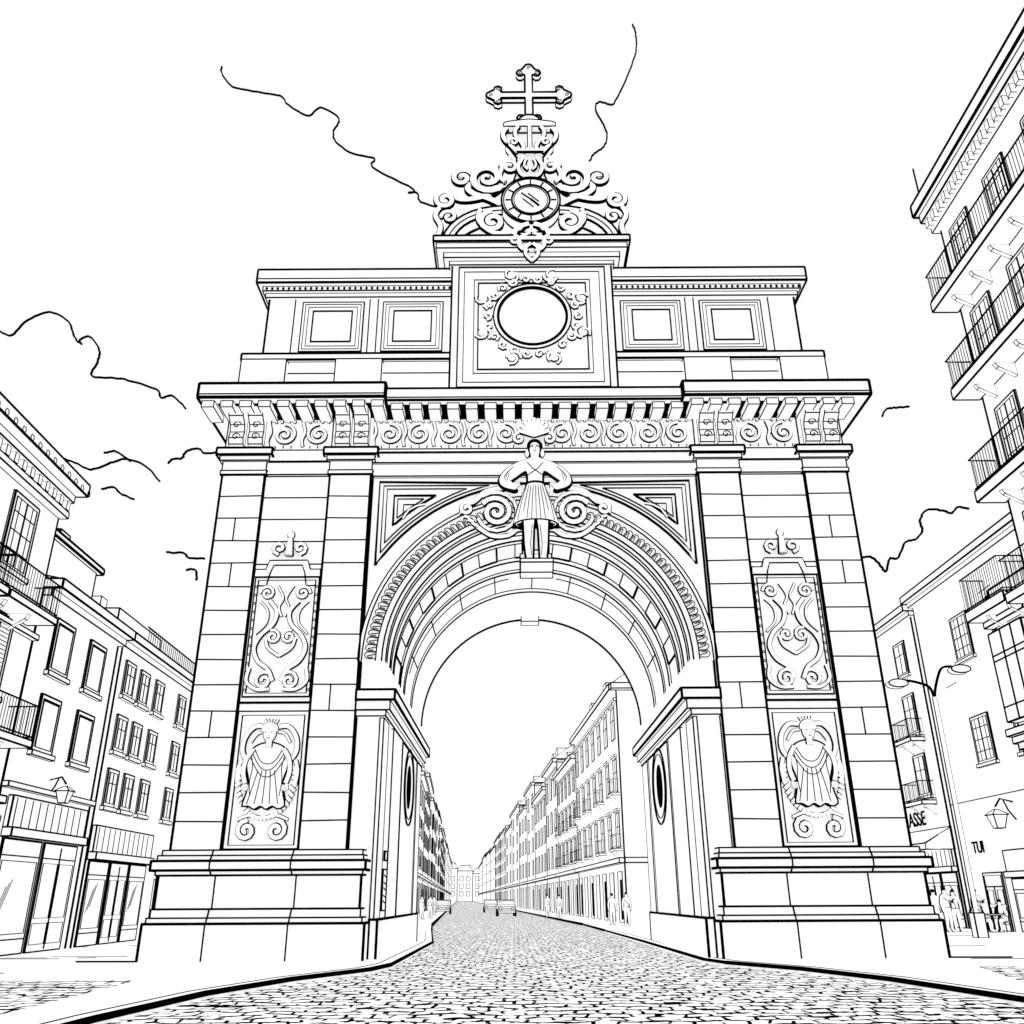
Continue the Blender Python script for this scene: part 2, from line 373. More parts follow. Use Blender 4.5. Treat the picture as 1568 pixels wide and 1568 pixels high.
for s in (-1,1):
    f=lambda pts:[(s*p[0],p[1]) for p in pts]
    arc=[(1.05+2.2*math.sin(math.radians(t)),23.3+1.75*math.cos(math.radians(t))) for t in range(0,91,10)]
    arci=[(1.05+1.8*math.sin(math.radians(t)),23.3+1.35*math.cos(math.radians(t))) for t in range(90,-1,-10)]
    A.plate(Q,f(arc+arci),.3,.8,I)
    A.line(Q,f([(1.05+2.0*math.sin(math.radians(t)),23.3+1.55*math.cos(math.radians(t))) for t in range(0,91,10)]),.81,T)
    A.plate(Q,f([(1.3,23.32),(2.6,23.32),(2.3,24.0),(1.7,24.35)]),.3,.5,T)
    k_=.042
    A.relief(Q,f(spiral(1.6,26.4,.66,1.7,-2.2,1,.1)),c,[.14-.003*i for i in range(28)],k_)
    A.relief(Q,f(spiral(2.55,26.4,.45,1.5,-2.8,-1,.15)),c,.09,k_)
    A.relief(Q,f(smooth([(1.1,25.2),(1.6,25.5),(2.1,25.7),(2.35,26.0),(2.1,26.3)])),c-.1,.11,k_)
    A.relief(Q,f(smooth([(1.05,26.1),(1.4,25.75),(2.0,25.5),(2.6,25.45),(3.0,25.7)])),c-.1,.1,k_)
    A.relief(Q,f(spiral(3.15,25.3,.4,1.6,1.6,-1,.15)),c+.05,.085,k_)
    A.relief(Q,f(smooth([(3.35,25.0),(3.5,24.6),(3.3,24.1),(3.4,23.6)])),c,.085,k_)
    A.relief(Q,f(spiral(3.0,24.5,.3,1.3,0,1,.15)),c+.05,.065,k_)
    A.relief(Q,f(spiral(1.4,24.05,.48,1.6,1.5,-1,.15)),c+.3,.1,k_)
    A.relief(Q,f(smooth([(.25,23.85),(.7,23.55),(1.4,23.55),(1.9,24.1),(1.85,24.6)])),c+.3,.08,k_)
    A.relief(Q,f(spiral(.78,26.9,.33,1.4,0,1,.2)),c+.05,.07,k_)
    A.relief(Q,f(smooth([(.95,26.2),(1.15,26.5),(1.0,27.0),(.75,27.4)])),c,.08,k_)
    # crown
    A.relief(Q,f(smooth([(.5,27.6),(.72,27.9),(.95,28.2),(1.02,28.5),(.88,28.8)])),c+.1,.08,k_)
    A.relief(Q,f(smooth([(.18,27.6),(.32,28.0),(.52,28.3),(.55,28.6),(.42,28.85)])),c+.15,.07,k_)
    A.relief(Q,f(spiral(.62,28.0,.2,1.2,-.5,1,.2)),c+.2,.045,k_)
    A.relief(Q,f(smooth([(.08,26.3),(.35,26.5),(.45,26.9),(.25,27.3)])),c+.1,.07,k_)
    A.relief(Q,f(smooth([(.1,26.7),(.22,26.9),(.15,27.2)])),c+.12,.04,k_)
    # pendant acanthus below the clock
    A.relief(Q,f(smooth([(.1,23.9),(.5,23.7),(.62,23.3),(.35,23.0)])),c+.35,.09)
    A.relief(Q,f(smooth([(.05,23.4),(.38,23.2),(.42,22.85),(.15,22.6)])),c+.42,.08)
    A.relief(Q,f(smooth([(.05,22.9),(.22,22.7),(.2,22.4),(0,22.15)])),c+.48,.06)
    A.relief(Q,f(spiral(.62,23.1,.2,1.2,1.5,1,.2)),c+.45,.05)
    for k in range(3): A.blob(Q,s*(2.0+.35*k),26.95-.02*k,c-.1,.1,.09,.1)
A.plate(Q,[(-.8,25.8),(-.55,26.6),(-.5,27.5),(-.9,28.2),(-.95,28.75),(.95,28.75),(.9,28.2),(.5,27.5),(.55,26.6),(.8,25.8)],.3,.7,I)
A.relief(Q,[(0,27.6),(0,28.8)],c+.2,.07,.04)
A.relief(Q,[(-.5,27.5),(.5,27.5)],c+.3,.07,.035)
for k in range(5): A.line(Q,[(-.36+.18*k,27.44),(-.36+.18*k,27.56)],c+.44,.012)
A.plate(Q,smooth([(-1.0,28.8),(-.95,29.0),(-.5,29.1),(0,29.16),(.5,29.1),(.95,29.0),(1.0,28.8)],4),.3,1.0,T)
for k in range(9): A.blob(Q,-.84+.21*k,28.9,.97,.06,.06,.05,.022)
A.plate('clock',circ(0,25.15,1.08,36),.5,1.0,I)
A.line('clock',circ(0,25.15,1.0,36),1.01,T,K,True); A.line('clock',circ(0,25.15,.7,36),1.01,I,K,True); A.line('clock',circ(0,25.15,.62,36),1.01,.015,K,True)
for k in range(12):
    th=math.pi*k/6; A.line('clock',[(.74*math.cos(th),25.15+.74*math.sin(th)),(.94*math.cos(th),25.15+.94*math.sin(th))],1.01,.026)
A.line('clock',[(0,25.15),(.3,24.85)],1.05,.03); A.line('clock',[(0,25.15),(-.35,25.45)],1.05,.022)
A.line('clock',[(-.1,25.45),(.3,25.05)],1.03,.018);A.line('clock',[(-.3,25.2),(.1,24.8)],1.03,.018)
Q='cross'; zc=30.75
def arm(dx,dz):
    px,pz=-dz,dx; h=.15
    def g(l,w): return (dx*l+px*w, zc+dz*l+pz*w)
    L=1.2
    return [g(.15,h),g(L-.1,h),g(L-.05,h+.12)]+[g(L+.02+.16*math.cos(t)-.0,.32+.16*math.sin(t)) for t in (3.6,2.6,1.6,.6,-.2)]+[g(L+.32+.17*math.cos(t),.17*math.sin(t)) for t in (1.4,.7,0,-.7,-1.4)]+[g(L+.02+.16*math.cos(t),-.32+.16*math.sin(t)) for t in (.2,-.6,-1.6,-2.6,-3.6)]+[g(L-.05,-h-.12),g(L-.1,-h),g(.15,-h)]
out=[]
for d in ((1,0),(0,-1),(-1,0),(0,1)):
    out+=arm(*d)
A.plate(Q,out,.5,.72,.038)
for dx,dz in ((1,0),(-1,0),(0,1),(0,-1)):
    for l,wd in ((1.22,.32),(1.22,-.32),(1.5,0)):
        A.line(Q,spiral(dx*l-dz*wd,zc+dz*l+dx*wd,.09,1,0,1,.3,8),.73,.013)
A.plate(Q,[(-.45,29.1),(-.35,29.4),(-.15,29.55),(.15,29.55),(.35,29.4),(.45,29.1)],.4,.85,I)
for s in (-1,1):
    cx=s*7.82; Q='cartouche'; c0=-.12
    A.box(Q,cx-1.0,cx+1.0,7.15,10.9,-.13,-.06,T)
    A.rect(Q,cx-.9,cx+.9,7.25,10.8,-.05,T)
    A.line(Q,[(s*6.75,6.98),(s*8.9,6.98)],-.12,I)
    g=lambda pts,m:[(cx+m*p[0],p[1]) for p in pts]
    top=[(-1.02,10.9),(-1.02,11.15),(-.7,11.15),(-.6,11.45),(.6,11.45),(.7,11.15),(1.02,11.15),(1.02,10.9)]
    A.plate(Q,g(top,1),-.13,.0,T)
    A.line(Q,g([(-.9,10.6),(-.62,10.6),(-.55,11.0),(-.45,11.28),(.45,11.28),(.55,11.0),(.62,10.6),(.9,10.6)],1),.02,T)
    for m in (-1,1):
        A.relief(Q,g(spiral(.55,10.35,.24,1.5,0,1,.2,10),m),0,.04,.027)
        A.relief(Q,g(smooth([(.45,10.1),(.2,9.75),(.28,9.35),(.62,9.0),(.78,8.6),(.62,8.2),(.3,7.95),(.12,7.6)]),m),0,.055,.03)
        A.relief(Q,g(smooth([(.75,10.1),(.5,9.8),(.5,9.4),(.8,9.05)]),m),-.02,.025,.024)
        A.relief(Q,g(spiral(.24,8.95,.22,1.5,1.2,1,.2,10),m),.02,.04,.027)
        A.relief(Q,g(smooth([(.45,8.9),(.35,8.6),(0,8.35)]),m),.02,.04,.027)
        A.relief(Q,g(spiral(.38,7.6,.28,1.4,2.2,-1,.2,10),m),.02,.045,.027)
        A.relief(Q,g(smooth([(.85,8.0),(.9,7.6),(.6,7.35),(.2,7.35)]),m),.0,.045,.027)
        A.relief(Q,g(smooth([(.05,9.6),(.15,9.9),(.05,10.2),(.25,10.6)]),m),.0,.025,.024)
        A.relief(Q,g(spiral(.33,11.85,.22,1.2,-1.5,1,.2,9),m),0,.05,.03)
        for k in range(13): A.line(Q,g(circ(.95,7.35+.27*k,.035,6),m),-.04,.01)
    A.relief(Q,g([(0,11.6),(0,12.15)],1),.02,[.12,.07]); A.blob(Q,cx,12.3,0,.1,.12,.1)
    A.blob(Q,cx,11.85,.02,.1,.12,.12)
    # bust relief : draped figure in a leaf wreath
    Q='bust_relief'
    A.box(Q,cx-1.05,cx+1.05,2.9,6.72,-.13,-.08,T)
    A.rect(Q,cx-.92,cx+.92,3.0,6.6,-.07,T)
    for k in range(30):
        th=math.radians(-205+230*k/29)
        if math.sin(th)>.3: continue
        x=.8*math.cos(th); z=4.8+1.05*math.sin(th)
        A.relief(Q,g([(x*.93,z),(x*1.08,z-.1)],1),-.03,.05,.026)
    for m in (-1,1):
        A.relief(Q,g(smooth([(.2,6.25),(.5,6.25),(.74,5.95),(.78,5.55),(.6,5.25)]),m),-.04,.06,.028)
        A.relief(Q,g(smooth([(.18,6.1),(.4,6.05),(.58,5.8)]),m),-.04,.03,.022)
        A.relief(Q,g(smooth([(.78,5.3),(.86,5.0),(.82,4.6)]),m),-.04,.05,.026)
    robe=smooth([(-.14,5.78),(-.42,5.66),(-.6,5.4),(-.58,5.05),(-.5,4.75),(-.52,4.4),(-.6,4.05),(-.42,4.02),(-.25,3.94),(-.08,4.02),(.08,3.94),(.25,4.02),(.42,3.95),(.6,4.05),(.52,4.4),(.5,4.75),(.58,5.05),(.6,5.4),(.42,5.66),(.14,5.78)],4,True)
    A.plate(Q,g(robe,1),-.05,.08,.022)
    for x0,x1 in ((-.36,-.48),(-.2,-.27),(-.03,-.04),(.14,.16),(.31,.4)):
        A.line(Q,g(smooth([(x0*.7,5.0),(x0,4.55),(x1,4.08)]),1),.09,.011)
    # swags of cloth hanging from the shoulders, arms under the drape
    for dz,wd in ((0,.4),(.17,.46),(.36,.5)):
        A.line(Q,g(smooth([(-wd,5.6-dz*.7),(-.22,5.28-dz),(0,5.18-dz),(.22,5.28-dz),(wd,5.6-dz*.7)]),1),.09,.012)
    for m in (-1,1):
        A.relief(Q,g(smooth([(.44,5.6),(.62,5.3),(.66,4.95),(.58,4.65)]),m),.06,.06,.024)
        A.line(Q,g(smooth([(.5,5.5),(.42,5.1),(.46,4.7),(.42,4.3)]),m),.09,.011)
        for q in range(5): A.relief(Q,g([(.5+.035*q,4.6),(.5+.04*q,4.46-.02*(2-abs(q-2)))],m),.08,.014,.01)
    A.relief(Q,g([(0,5.65),(0,5.85)],1),.1,.085,.022)
    A.blob(Q,cx,6.03,.14,.18,.24,.16,.03)
    for k in range(9):
        th=math.radians(0+180*k/8); A.blob(Q,cx+.2*math.cos(th),6.12+.19*math.sin(th),.17,.045,.045,.06,.022)
    for k in range(5): A.relief(Q,g([(-.14+.07*k,6.34),(-.2+.1*k,6.46)],1),.08,.025,.02)
    for m in (-1,1):
        A.line(Q,g([(.04,6.04),(.11,6.045)],m),.31,.012)
        A.relief(Q,g(spiral(.42,3.38,.28,1.5,1.6,-1,.15,10),m),.0,.06,.03)
        A.relief(Q,g(smooth([(.08,3.72),(.4,3.78),(.72,3.66)]),m),0,.035,.024)
    A.line(Q,g([(0,6.03),(.03,5.96),(0,5.94)],1),.32,.008); A.line(Q,g([(-.05,5.88),(.05,5.88)],1),.3,.01)
A.box('keystone',-.42,.42,11.7,13.0,-1.6,.15,T)
A.prism('keystone',[(-.5,b,cc) for b,cc in [(11.0,.95),(10.8,.6),(10.75,.2),(11.2,-.6),(11.7,-1.2),(11.7,-.2),(11.12,.3),(11.12,.95)]],(1.0,0,0),T)
for m in (-1,1):
    A.relief('statue_scrolls',[(m*p[0],p[1]) for p in spiral(1.26,12.95,.52,2.0,.6,1,.08)],.25,.075)
    A.relief('statue_scrolls',[(m*p[0],p[1]) for p in spiral(1.26,12.95,.72,.8,.9,1,.85)],.22,.05)
    A.relief('statue_scrolls',[(m*p[0],p[1]) for p in smooth([(.5,14.0),(1.0,13.85),(1.6,13.7),(2.0,13.35),(2.35,13.35)])],.15,.08)
    A.relief('statue_scrolls',[(m*p[0],p[1]) for p in spiral(2.2,13.1,.22,1.3,1.6,-1,.2)],.2,.055)
    A.relief('statue_scrolls',[(m*p[0],p[1]) for p in smooth([(.6,12.35),(.9,12.15),(1.4,12.15),(1.85,12.45)])],.2,.06)
    for k in range(4): A.relief('statue_scrolls',[(m*(1.85+.13*k),12.5+.15*k),(m*(2.03+.13*k),12.62+.12*k)],.15,.045)
sv=[];se=[];sr=[]
def J(a,b,c,r,par=None):
    sv.append(tuple(A.w((a,b,c)))); sr.append(r); i=len(sv)-1
    if par is not None: se.append((par,i))
    return i
cS=.62
pel=J(0,13.3,cS,.32); wa=J(0,13.75,cS,.23,pel); ch=J(0,14.2,cS,.32,wa); sh=J(0,14.5,cS,.22,ch); nk=J(0,14.72,cS,.1,sh); hd=J(0,14.92,cS+.03,.17,nk); h2=J(0,15.18,cS,.2,hd)
for m in (-1,1):
    a1=J(m*.42,14.42,cS,.2,sh); a2=J(m*.8,14.15,cS+.02,.23,a1); a3=J(m*1.05,13.85,cS+.1,.2,a2); a4=J(m*.78,13.6,cS+.28,.11,a3); a5=J(m*.6,13.5,cS+.33,.075,a4)
    l1=J(m*.2,12.95,cS,.22,pel); l2=J(m*.23,12.2,cS+.06,.15,l1); l3=J(m*.23,11.7,cS,.13,l2); l4=J(m*.21,11.22,cS-.02,.09,l3); l5=J(m*.27,11.15,cS+.25,.08,l4)
sm=skin('statue_body',sv,se,sr,0,2,(.07,.1))
vs=[];fs=[];NN=36
prof=[(13.75,.27),(13.4,.4),(13.0,.52),(12.4,.66),(12.35,.6)]
for z,r in prof:
    for j in range(NN):
        th=2*math.pi*j/NN; rr=r*(1+.05*math.sin(th*9)*(13.8-z))
        vs.append(A.w((rr*math.cos(th),z,cS+.75*rr*math.sin(th))))
for i in range(len(prof)-1):
    for j in range(NN): fs.append([i*NN+j,i*NN+(j+1)%NN,(i+1)*NN+(j+1)%NN,(i+1)*NN+j])
A.add('statue_skirt',vs,fs,W)
A.plate('statue_skirt',[(-.31,13.78),(-.46,13.4),(-.6,13.0),(-.76,12.31),(.76,12.31),(.6,13.0),(.46,13.4),(.31,13.78)],cS-.2,cS-.1,0,K)
for k in range(9):
    x=-.48+.12*k; A.tube('statue_skirt',[(x*.6,13.6,cS+.32-abs(x)*.1),(x*.95,13.0,cS+.43-abs(x)*.25),(x*1.2,12.4,cS+.53-abs(x)*.45)],.011)
A.tube('statue_skirt',[(.68*math.cos(t*math.pi/12),12.36,cS+.5*math.sin(t*math.pi/12)) for t in range(24)],.018,K,4,True)
A.tube('statue_skirt',[(.31*math.cos(t*math.pi/12),13.75,cS+.28*math.sin(t*math.pi/12)) for t in range(24)],.026,K,4,True)
A.tube('statue_detail',[(-.3,14.55,cS+.15),(-.1,14.2,cS+.34),(.25,13.95,cS+.3)],.013); A.tube('statue_detail',[(.3,14.55,cS+.15),(.1,14.2,cS+.34),(-.25,13.95,cS+.3)],.013)
for m in (-1,1):
    A.tube('statue_detail',[(m*.05,15.05,cS+.22),(m*.11,15.05,cS+.19)],.014)
    A.blob('statue_detail',m*.25,14.88,cS-.05,.06,.12,.07,.025)
    for t in (0,.1,.2): A.tube('statue_detail',[(m*(.7+t),14.3-t,cS+.22),(m*(.88+t*.6),14.08-t*.9,cS+.3),(m*(.85+t*.3),13.88-t,cS+.33)],.01)
    for k in range(5):
        A.tube('statue_detail',[(m*(.6-.02*k),13.54-.045*k,cS+.38),(m*(.47+.015*(k%3)),13.48-.05*k,cS+.42),(m*(.39+.02*abs(k-2)),13.42-.045*k,cS+.4)],.021,W,6)
        A.tube('statue_detail',[(m*(.58-.02*k),13.515-.045*k,cS+.41),(m*(.41+.015*(k%3)),13.44-.05*k,cS+.43)],.007)
    A.tube('statue_detail',[(m*.12,12.3,cS+.2),(m*.18,11.7,cS+.15),(m*.15,11.3,cS+.1)],.011)
A.tube('statue_detail',[(0,15.03,cS+.24),(.025,14.96,cS+.26),(0,14.94,cS+.25)],.008); A.tube('statue_detail',[(-.05,14.88,cS+.21),(.05,14.88,cS+.21)],.01)
A.tube('statue_detail',[(.21*math.cos(math.radians(t)),15.08+.23*math.sin(math.radians(t)),cS+.1) for t in range(-10,191,20)],.055,K,8)
arch=A.done(meshes=sm)

# ============================================================ BUILDINGS
def window(o,a,b,w,h,r=.025,style='pane',reveal_shadow=1):
    q='windows'
    o.box(q,a-w/2,a+w/2,b,b+h,0,.07,r)
    o.rect(q,a-w/2+.13,a+w/2-.13,b+.13,b+h-.13,.08,r*.8)
    if style=='pane':
        o.line(q,[(a,b+.13),(a,b+h-.13)],.08,r*.8); o.line(q,[(a-w/2+.13,b+h*.62),(a+w/2-.13,b+h*.62)],.08,r*.6)
        if reveal_shadow: o.box(q,a-w/2+.13,a-w/2+.13+w*.09,b+.13,b+h-.13,.07,.09,0,K)  # black strip drawn as the shadow of the window reveal
    elif style=='french':
        for t in (-.25,0,.25): o.line(q,[(a+t*w,b+.13),(a+t*w,b+h-.13)],.08,r if t==0 else r*.5)
        for t in (.25,.5,.75): o.line(q,[(a-w/2+.13,b+h*t),(a+w/2-.13,b+h*t)],.08,r*.6)
    elif style=='shutter':
        o.line(q,[(a,b+.13),(a,b+h-.13)],.08,r)
        z=b+.25
        while z<b+h-.2: o.line(q,[(a-w/2+.2,z),(a+w/2-.2,z)],.08,r*.4); z+=.12
    elif style=='open':
        o.box(q,a-w/2+.13,a-w/2+.2,b+.13,b+h-.13,.07,.09,0,K); o.box(q,a-w/2+.2,a+w/2-.13,b+h-.2,b+h-.13,.07,.09,0,K)  # black side and top strips paint the reveal's shadow
    o.box(q,a-w/2-.1,a+w/2+.1,b-.14,b,0,.16,r*.7)
def balcony(o,a0,a1,b,d=.9,h=1.0,r=.02,step=.16,slab=.2):
    q='balcony'
    o.box(q,a0,a1,b-slab,b,0,d,r*1.2)
    for zz in (b+.1,b+h):
        o.tube(q,[(a0,zz,0),(a0,zz,d-.03),(a1,zz,d-.03),(a1,zz,0)],r)
    x=a0
    while x<=a1: o.tube(q,[(x,b,d-.03),(x,b+h,d-.03)],r*.4); x+=step
    y=0
    while y<d-.05: 
        o.tube(q,[(a0,b,y),(a0,b+h,y)],r*.4); o.tube(q,[(a1,b,y),(a1,b+h,y)],r*.4); y+=step
    x=a0+.3
    while x<a1-.2:
        o.prism(q,[(x,b-slab,0),(x,b-slab,d*.7),(x,b-slab-.15,d*.6),(x,b-slab-.5,0)],(.15,0,0),r*.5); x+=1.4
def body(o,a0,a1,H,depth,r=.03,eave=.5,roof=1.5,tiles=.35,th=.35):
    o.box('walls',a0,a1,0,H,-depth,0,r)
    o.box('cornice',a0-.02,a1+.02,H-.45,H-.2,-.1,eave*.5,r*.7)
    o.box('cornice',a0-.05,a1+.05,H-.2,H-.2+th,-depth,eave,r)
    if roof:
        z=H-.2+th
        o.prism('roof',[(a0,z,eave-.05),(a0,z+roof,-depth*.45),(a0,z,-depth)],(a1-a0,0,0),r)
        if tiles:
            x=a0+tiles
            while x<a1: o.tube('roof',[(x,z+.02,eave-.08),(x,z+roof+.02,-depth*.45)],r*.4); x+=tiles
def door(o,a,w,h,r=.025,arch=False):
    q='door'
    o.box(q,a-w/2,a+w/2,.12,h,0,.1,r)
    o.rect(q,a-w/2+.12,a+w/2-.12,.14,h-.12,.11,r*.8)
    o.line(q,[(a,.14),(a,h-.6)],.11,r); o.line(q,[(a-w/2+.12,h-.6),(a+w/2-.12,h-.6)],.11,r)
    for m in (-1,1):
        o.rect(q,a+m*w/4-w*.14,a+m*w/4+w*.14,.4,1.1,.115,r*.6); o.rect(q,a+m*w/4-w*.14,a+m*w/4+w*.14,1.25,h-.75,.115,r*.6)
    o.ball(q,a+.08,1.15,.14,.05,.05,.04,K,8)
    if arch: 
        o.line(q,circ(a,h,w/2,12,None,0,180),.1,r); o.line(q,circ(a,h,w/2-.15,12,None,0,180),.1,r*.7)
        for t in (45,90,135): o.line(q,[(a,h),(a+(w/2-.15)*math.cos(math.radians(t)),h+(w/2-.15)*math.sin(math.radians(t)))],.1,r*.6)
def shop(o,a0,a1,r=.025,top=3.6,slats=True):
    q='shopfront'
    o.box(q,a0,a1,top,top+.9,0,.15,r)
    x=a0+.25
    while x<a1-.2 and slats: o.line(q,[(x,top+.05),(x,top+.85)],.155,r*.7); x+=.5
    o.box(q,a0,a1,top-.25,top,0,.3,r)
    n=max(1,int((a1-a0)/1.9)); w=(a1-a0)/n
    for i in range(n):
        x0,x1=a0+w*i+.12,a0+w*(i+1)-.12
        o.box(q,x0,x1,.14,top-.3,0,.06,r)
        if i%2:
            o.line(q,[((x0+x1)/2,.2),((x0+x1)/2,top-.4)],.07,r)
            for u0,u1 in ((x0+.12,(x0+x1)/2-.08),((x0+x1)/2+.08,x1-.12)):
                o.rect(q,u0,u1,.35,.95,.07,r*.5); o.rect(q,u0,u1,1.1,top-.9,.07,r*.6)
            o.line(q,[(x0,top-.75),(x1,top-.75)],.07,r*.8)
        else:
            o.rect(q,x0+.12,x1-.12,.7,top-.9,.07,r*.7); o.line(q,[(x0,.55),(x1,.55)],.07,r*.8); o.line(q,[(x0,top-.75),(x1,top-.75)],.07,r*.8)
            for k in range(3): o.line(q,[(x0+.3+.15*k,1.2+.1*k),(x0+.7+.15*k,2.0+.1*k)],.07,r*.35)
def lantern(o,a,b,r=.02,sc=1):
    q='lantern'
    o.tube(q,[(a,b+.35*sc,0),(a,b+.45*sc,.4*sc),(a,b+.2*sc,.6*sc)],r*1.2)
    o.tube(q,[(a,b-.2*sc,0),(a,b+.1*sc,.2*sc),(a,b+.4*sc,.3*sc)],r*.9)
    for (z0,w0,z1,w1) in ((-.45,.12,-.05,.22),(-.05,.26,.12,.04)):
        p=[(a-w0*sc,b+z0*sc,(.6-w0)*sc),(a+w0*sc,b+z0*sc,(.6-w0)*sc),(a+w0*sc,b+z0*sc,(.6+w0)*sc),(a-w0*sc,b+z0*sc,(.6+w0)*sc),
           (a-w1*sc,b+z1*sc,(.6-w1)*sc),(a+w1*sc,b+z1*sc,(.6-w1)*sc),(a+w1*sc,b+z1*sc,(.6+w1)*sc),(a-w1*sc,b+z1*sc,(.6+w1)*sc)]
        o.add(q,[o.w(x) for x in p],[[0,1,2,3],[4,5,6,7],[0,1,5,4],[1,2,6,5],[2,3,7,6],[3,0,4,7]],W)
        for i,j in ((0,1),(1,2),(2,3),(3,0),(4,5),(5,6),(6,7),(7,4),(0,4),(1,5),(2,6),(3,7)): o.tube(q,[p[i],p[j]],r*.7)
lu=(-.026,1,0); ln=(1,.026,0)
LO=(-14.3,0,0)
def L(name): 
    o=Obj(name,LO,lu,ln); o.wall=P; return o
o=L('balcony_townhouse')
body(o,6,27.0,14.2,12,.03,.8,1.6,.3,.4)
o.box('cornice',6,27.05,13.2,13.4,0,.3,.02)
x=6.3
while x<27: 
    o.box('cornice',x,x+.2,13.45,13.75,0,.3,.011)
    o.line('cornice',circ(x+.25,14.1,.1,6),.82,.01); x+=.5
for a in (24.9,21.9,18.9,16):
    window(o,a,10.6,1.5,2.3,.025,'french'); balcony(o,a-1.3,a+1.6,9.6,.9,1,.02)
    window(o,a,7.0,1.5,2.3,.025,'shutter'); balcony(o,a-1.3,a+1.6,5.9,.9,1,.02)
    door(o,a,1.6,3.2)
    o.plate('windows',circ(a,4.95,.6,14,None,0,180),0,.08,.025); o.line('windows',circ(a,4.95,.4,12,None,0,180),.09,.018)
o.box('cornice',6,27.0,4.2,4.4,0,.25,.025); o.box('cornice',6,27.0,3.7,3.85,0,.2,.02); o.box('cornice',6,27.0,9.05,9.2,0,.2,.02)
o.done()
o=L('plaster_townhouse')
body(o,27.05,33.3,11,11,.03,.6,1.2,.3,.3)
for z in (8.4,5.9): 
    for a in (28.9,31.6): window(o,a,z,1.35,1.75,.028,'open')
o.box('cornice',27.05,33.3,4.7,4.85,0,.2,.02)
shop(o,27.6,32.9,.024); lantern(o,30.0,4.9,.022,.9)
o.box('roof',29,33,11.3,13.4,-4.5,-1.2,.03); o.box('roof',28.8,33.2,13.4,13.6,-4.7,-1.0,.04); o.box('chimney',31.6,32.4,13.6,14.7,-3,-2.2,.03)
o.done()
o=L('long_townhouse')
body(o,33.35,62,11,11,.032,.6,1.9,.3,.3)
o.tube('drainpipe',[(33.5,0.1,.12),(33.5,10.9,.12)],.03)
for z in (9.0,6.9,4.9):
    for a in (34.8,36.4,38.2,41.2,43.2,46,48.5,51): window(o,a,z-.1,1.0,1.35,.026,'pane')
shop(o,33.9,39.8,.025,3.2); door(o,41.8,1.6,2.4,.025,True)
shop(o,43.4,60,.025,3.0,False)
o.box('roof',35,40,11.3,12.6,-3.4,-.9,.028); o.box('chimney',36.5,37.1,12.6,13.6,-3,-2.4,.02)
x=35.2
while x<60: o.tube('balcony',[(x,11.2,.4),(x,11.8,.4)],.012); x+=.25
o.tube('balcony',[(35,11.8,.4),(60,11.8,.4)],.025)
o.done()
def Rr(name,X=17.5):
    o=Obj(name,(X,0,0),(0,1,0),(-1,0,0)); o.wall=P; return o
o=Rr('tall_apartment_building')
o.box('walls',4,28.6,0,27.3,-14,0,.035)
o.box('cornice',4,28.75,26.4,26.8,-14,.3,.02); o.box('cornice',4,28.95,27.4,27.95,-14.5,.8,.045); o.box('cornice',4,28.85,27.0,27.4,-14.3,.6,.03)
x=5
while x<28.6: o.box('cornice',x,x+.22,26.6,27.0,0,.5,.011); x+=.5
for fl,z in enumerate((22.95,19.0,14.8)):
    balcony(o,12,28.8,z,1.0,1.25,.024,.17,.4)
    for a in (27.3,24.6,21.9,19.2,16.5): window(o,a,z+.3,1.35,2.6,.025,'french')
balcony(o,12,28.6,10.9,.9,1.2,.02,.16,.3)
for a in (27.2,24.6): window(o,a,11.1,1.35,2.5,.025,'french')
o.tube('antenna',[(28.5,27.9,.6),(28.5,29.6,.6)],.025)
o.done()
o=Rr('arcade_house')
o.box('walls',28.65,31.2,0,11.9,-10,0,.035)
balcony(o,28.7,31.4,11.1,.9,1.25,.022,.15,.35)
o.box('cornice',28.7,31.35,10.5,10.7,0,.35,.025)
o.box('bay',28.9,31.1,7.1,10.2,0,.4,.03)
for a in (29.6,30.3): o.line('bay',[(a,7.1),(a,10.2)],.405,.03)
for z in (7.6,9.2,9.4): o.line('bay',[(28.9,z),(31.1,z)],.405,.025)
for z in (7.6,9.2): o.tube('bay',[(31.105,z,0),(31.105,z,.4)],.02)
for z,e in ((6.2,.1),(6.4,.25),(6.65,.4)): o.box('cornice',28.7,31.25+e*.3,z,z+.22,0,e,.024)
a=30.1
o.plate('windows',circ(a,4.5,.9,16,None,0,180)+[(a-.9,2.6),(a+.9,2.6)],0,.1,.03)
for t in (30,60,90,120,150): o.line('windows',[(a,4.5),(a+.85*math.cos(math.radians(t)),4.5+.85*math.sin(math.radians(t)))],.11,.02)
o.line('windows',[(a,2.6),(a,4.5)],.11,.02)
o.done()
def Ttext(txt,X,Y,Z,size,par=None):
    cu=bpy.data.curves.new('lettering','FONT'); cu.body=txt; cu.size=size; cu.extrude=.02; cu.offset=.012
    t=bpy.data.objects.new('lettering',cu); scene.collection.objects.link(t); cu.materials.append(INK)
    t.matrix_world=Matrix(((0,0,-1,X),(-1,0,0,Y),(0,1,0,Z),(0,0,0,1)))
    return t
o=Rr('corner_townhouse',22.5)
body(o,34,48,16.9,10,.035,.6,1.4,.35,.35)
for a in (43.3,39.5,36.5):
    window(o,a,12.4,1.7,2.2,.03,'french'); window(o,a,7.4,1.7,2.2,.03,'french')
door(o,45,1.8,2.6,.03); shop(o,36,43.5,.03,2.6,False)
o.line('walls',[(34,5.9),(48,5.9)],.02,.02)
for zz,aa in ((15,41),(11.5,46),(10.6,40)): o.line('walls',[(aa,zz),(aa-1.2,zz+.05)],.01,.015)
lantern(o,42.0,5.0,.03,1.4)
tt=Ttext('TUI',22.3,46.2,3.5,.75)
o.done(meshes=[tt])
o=Rr('balcony_house',22.5)
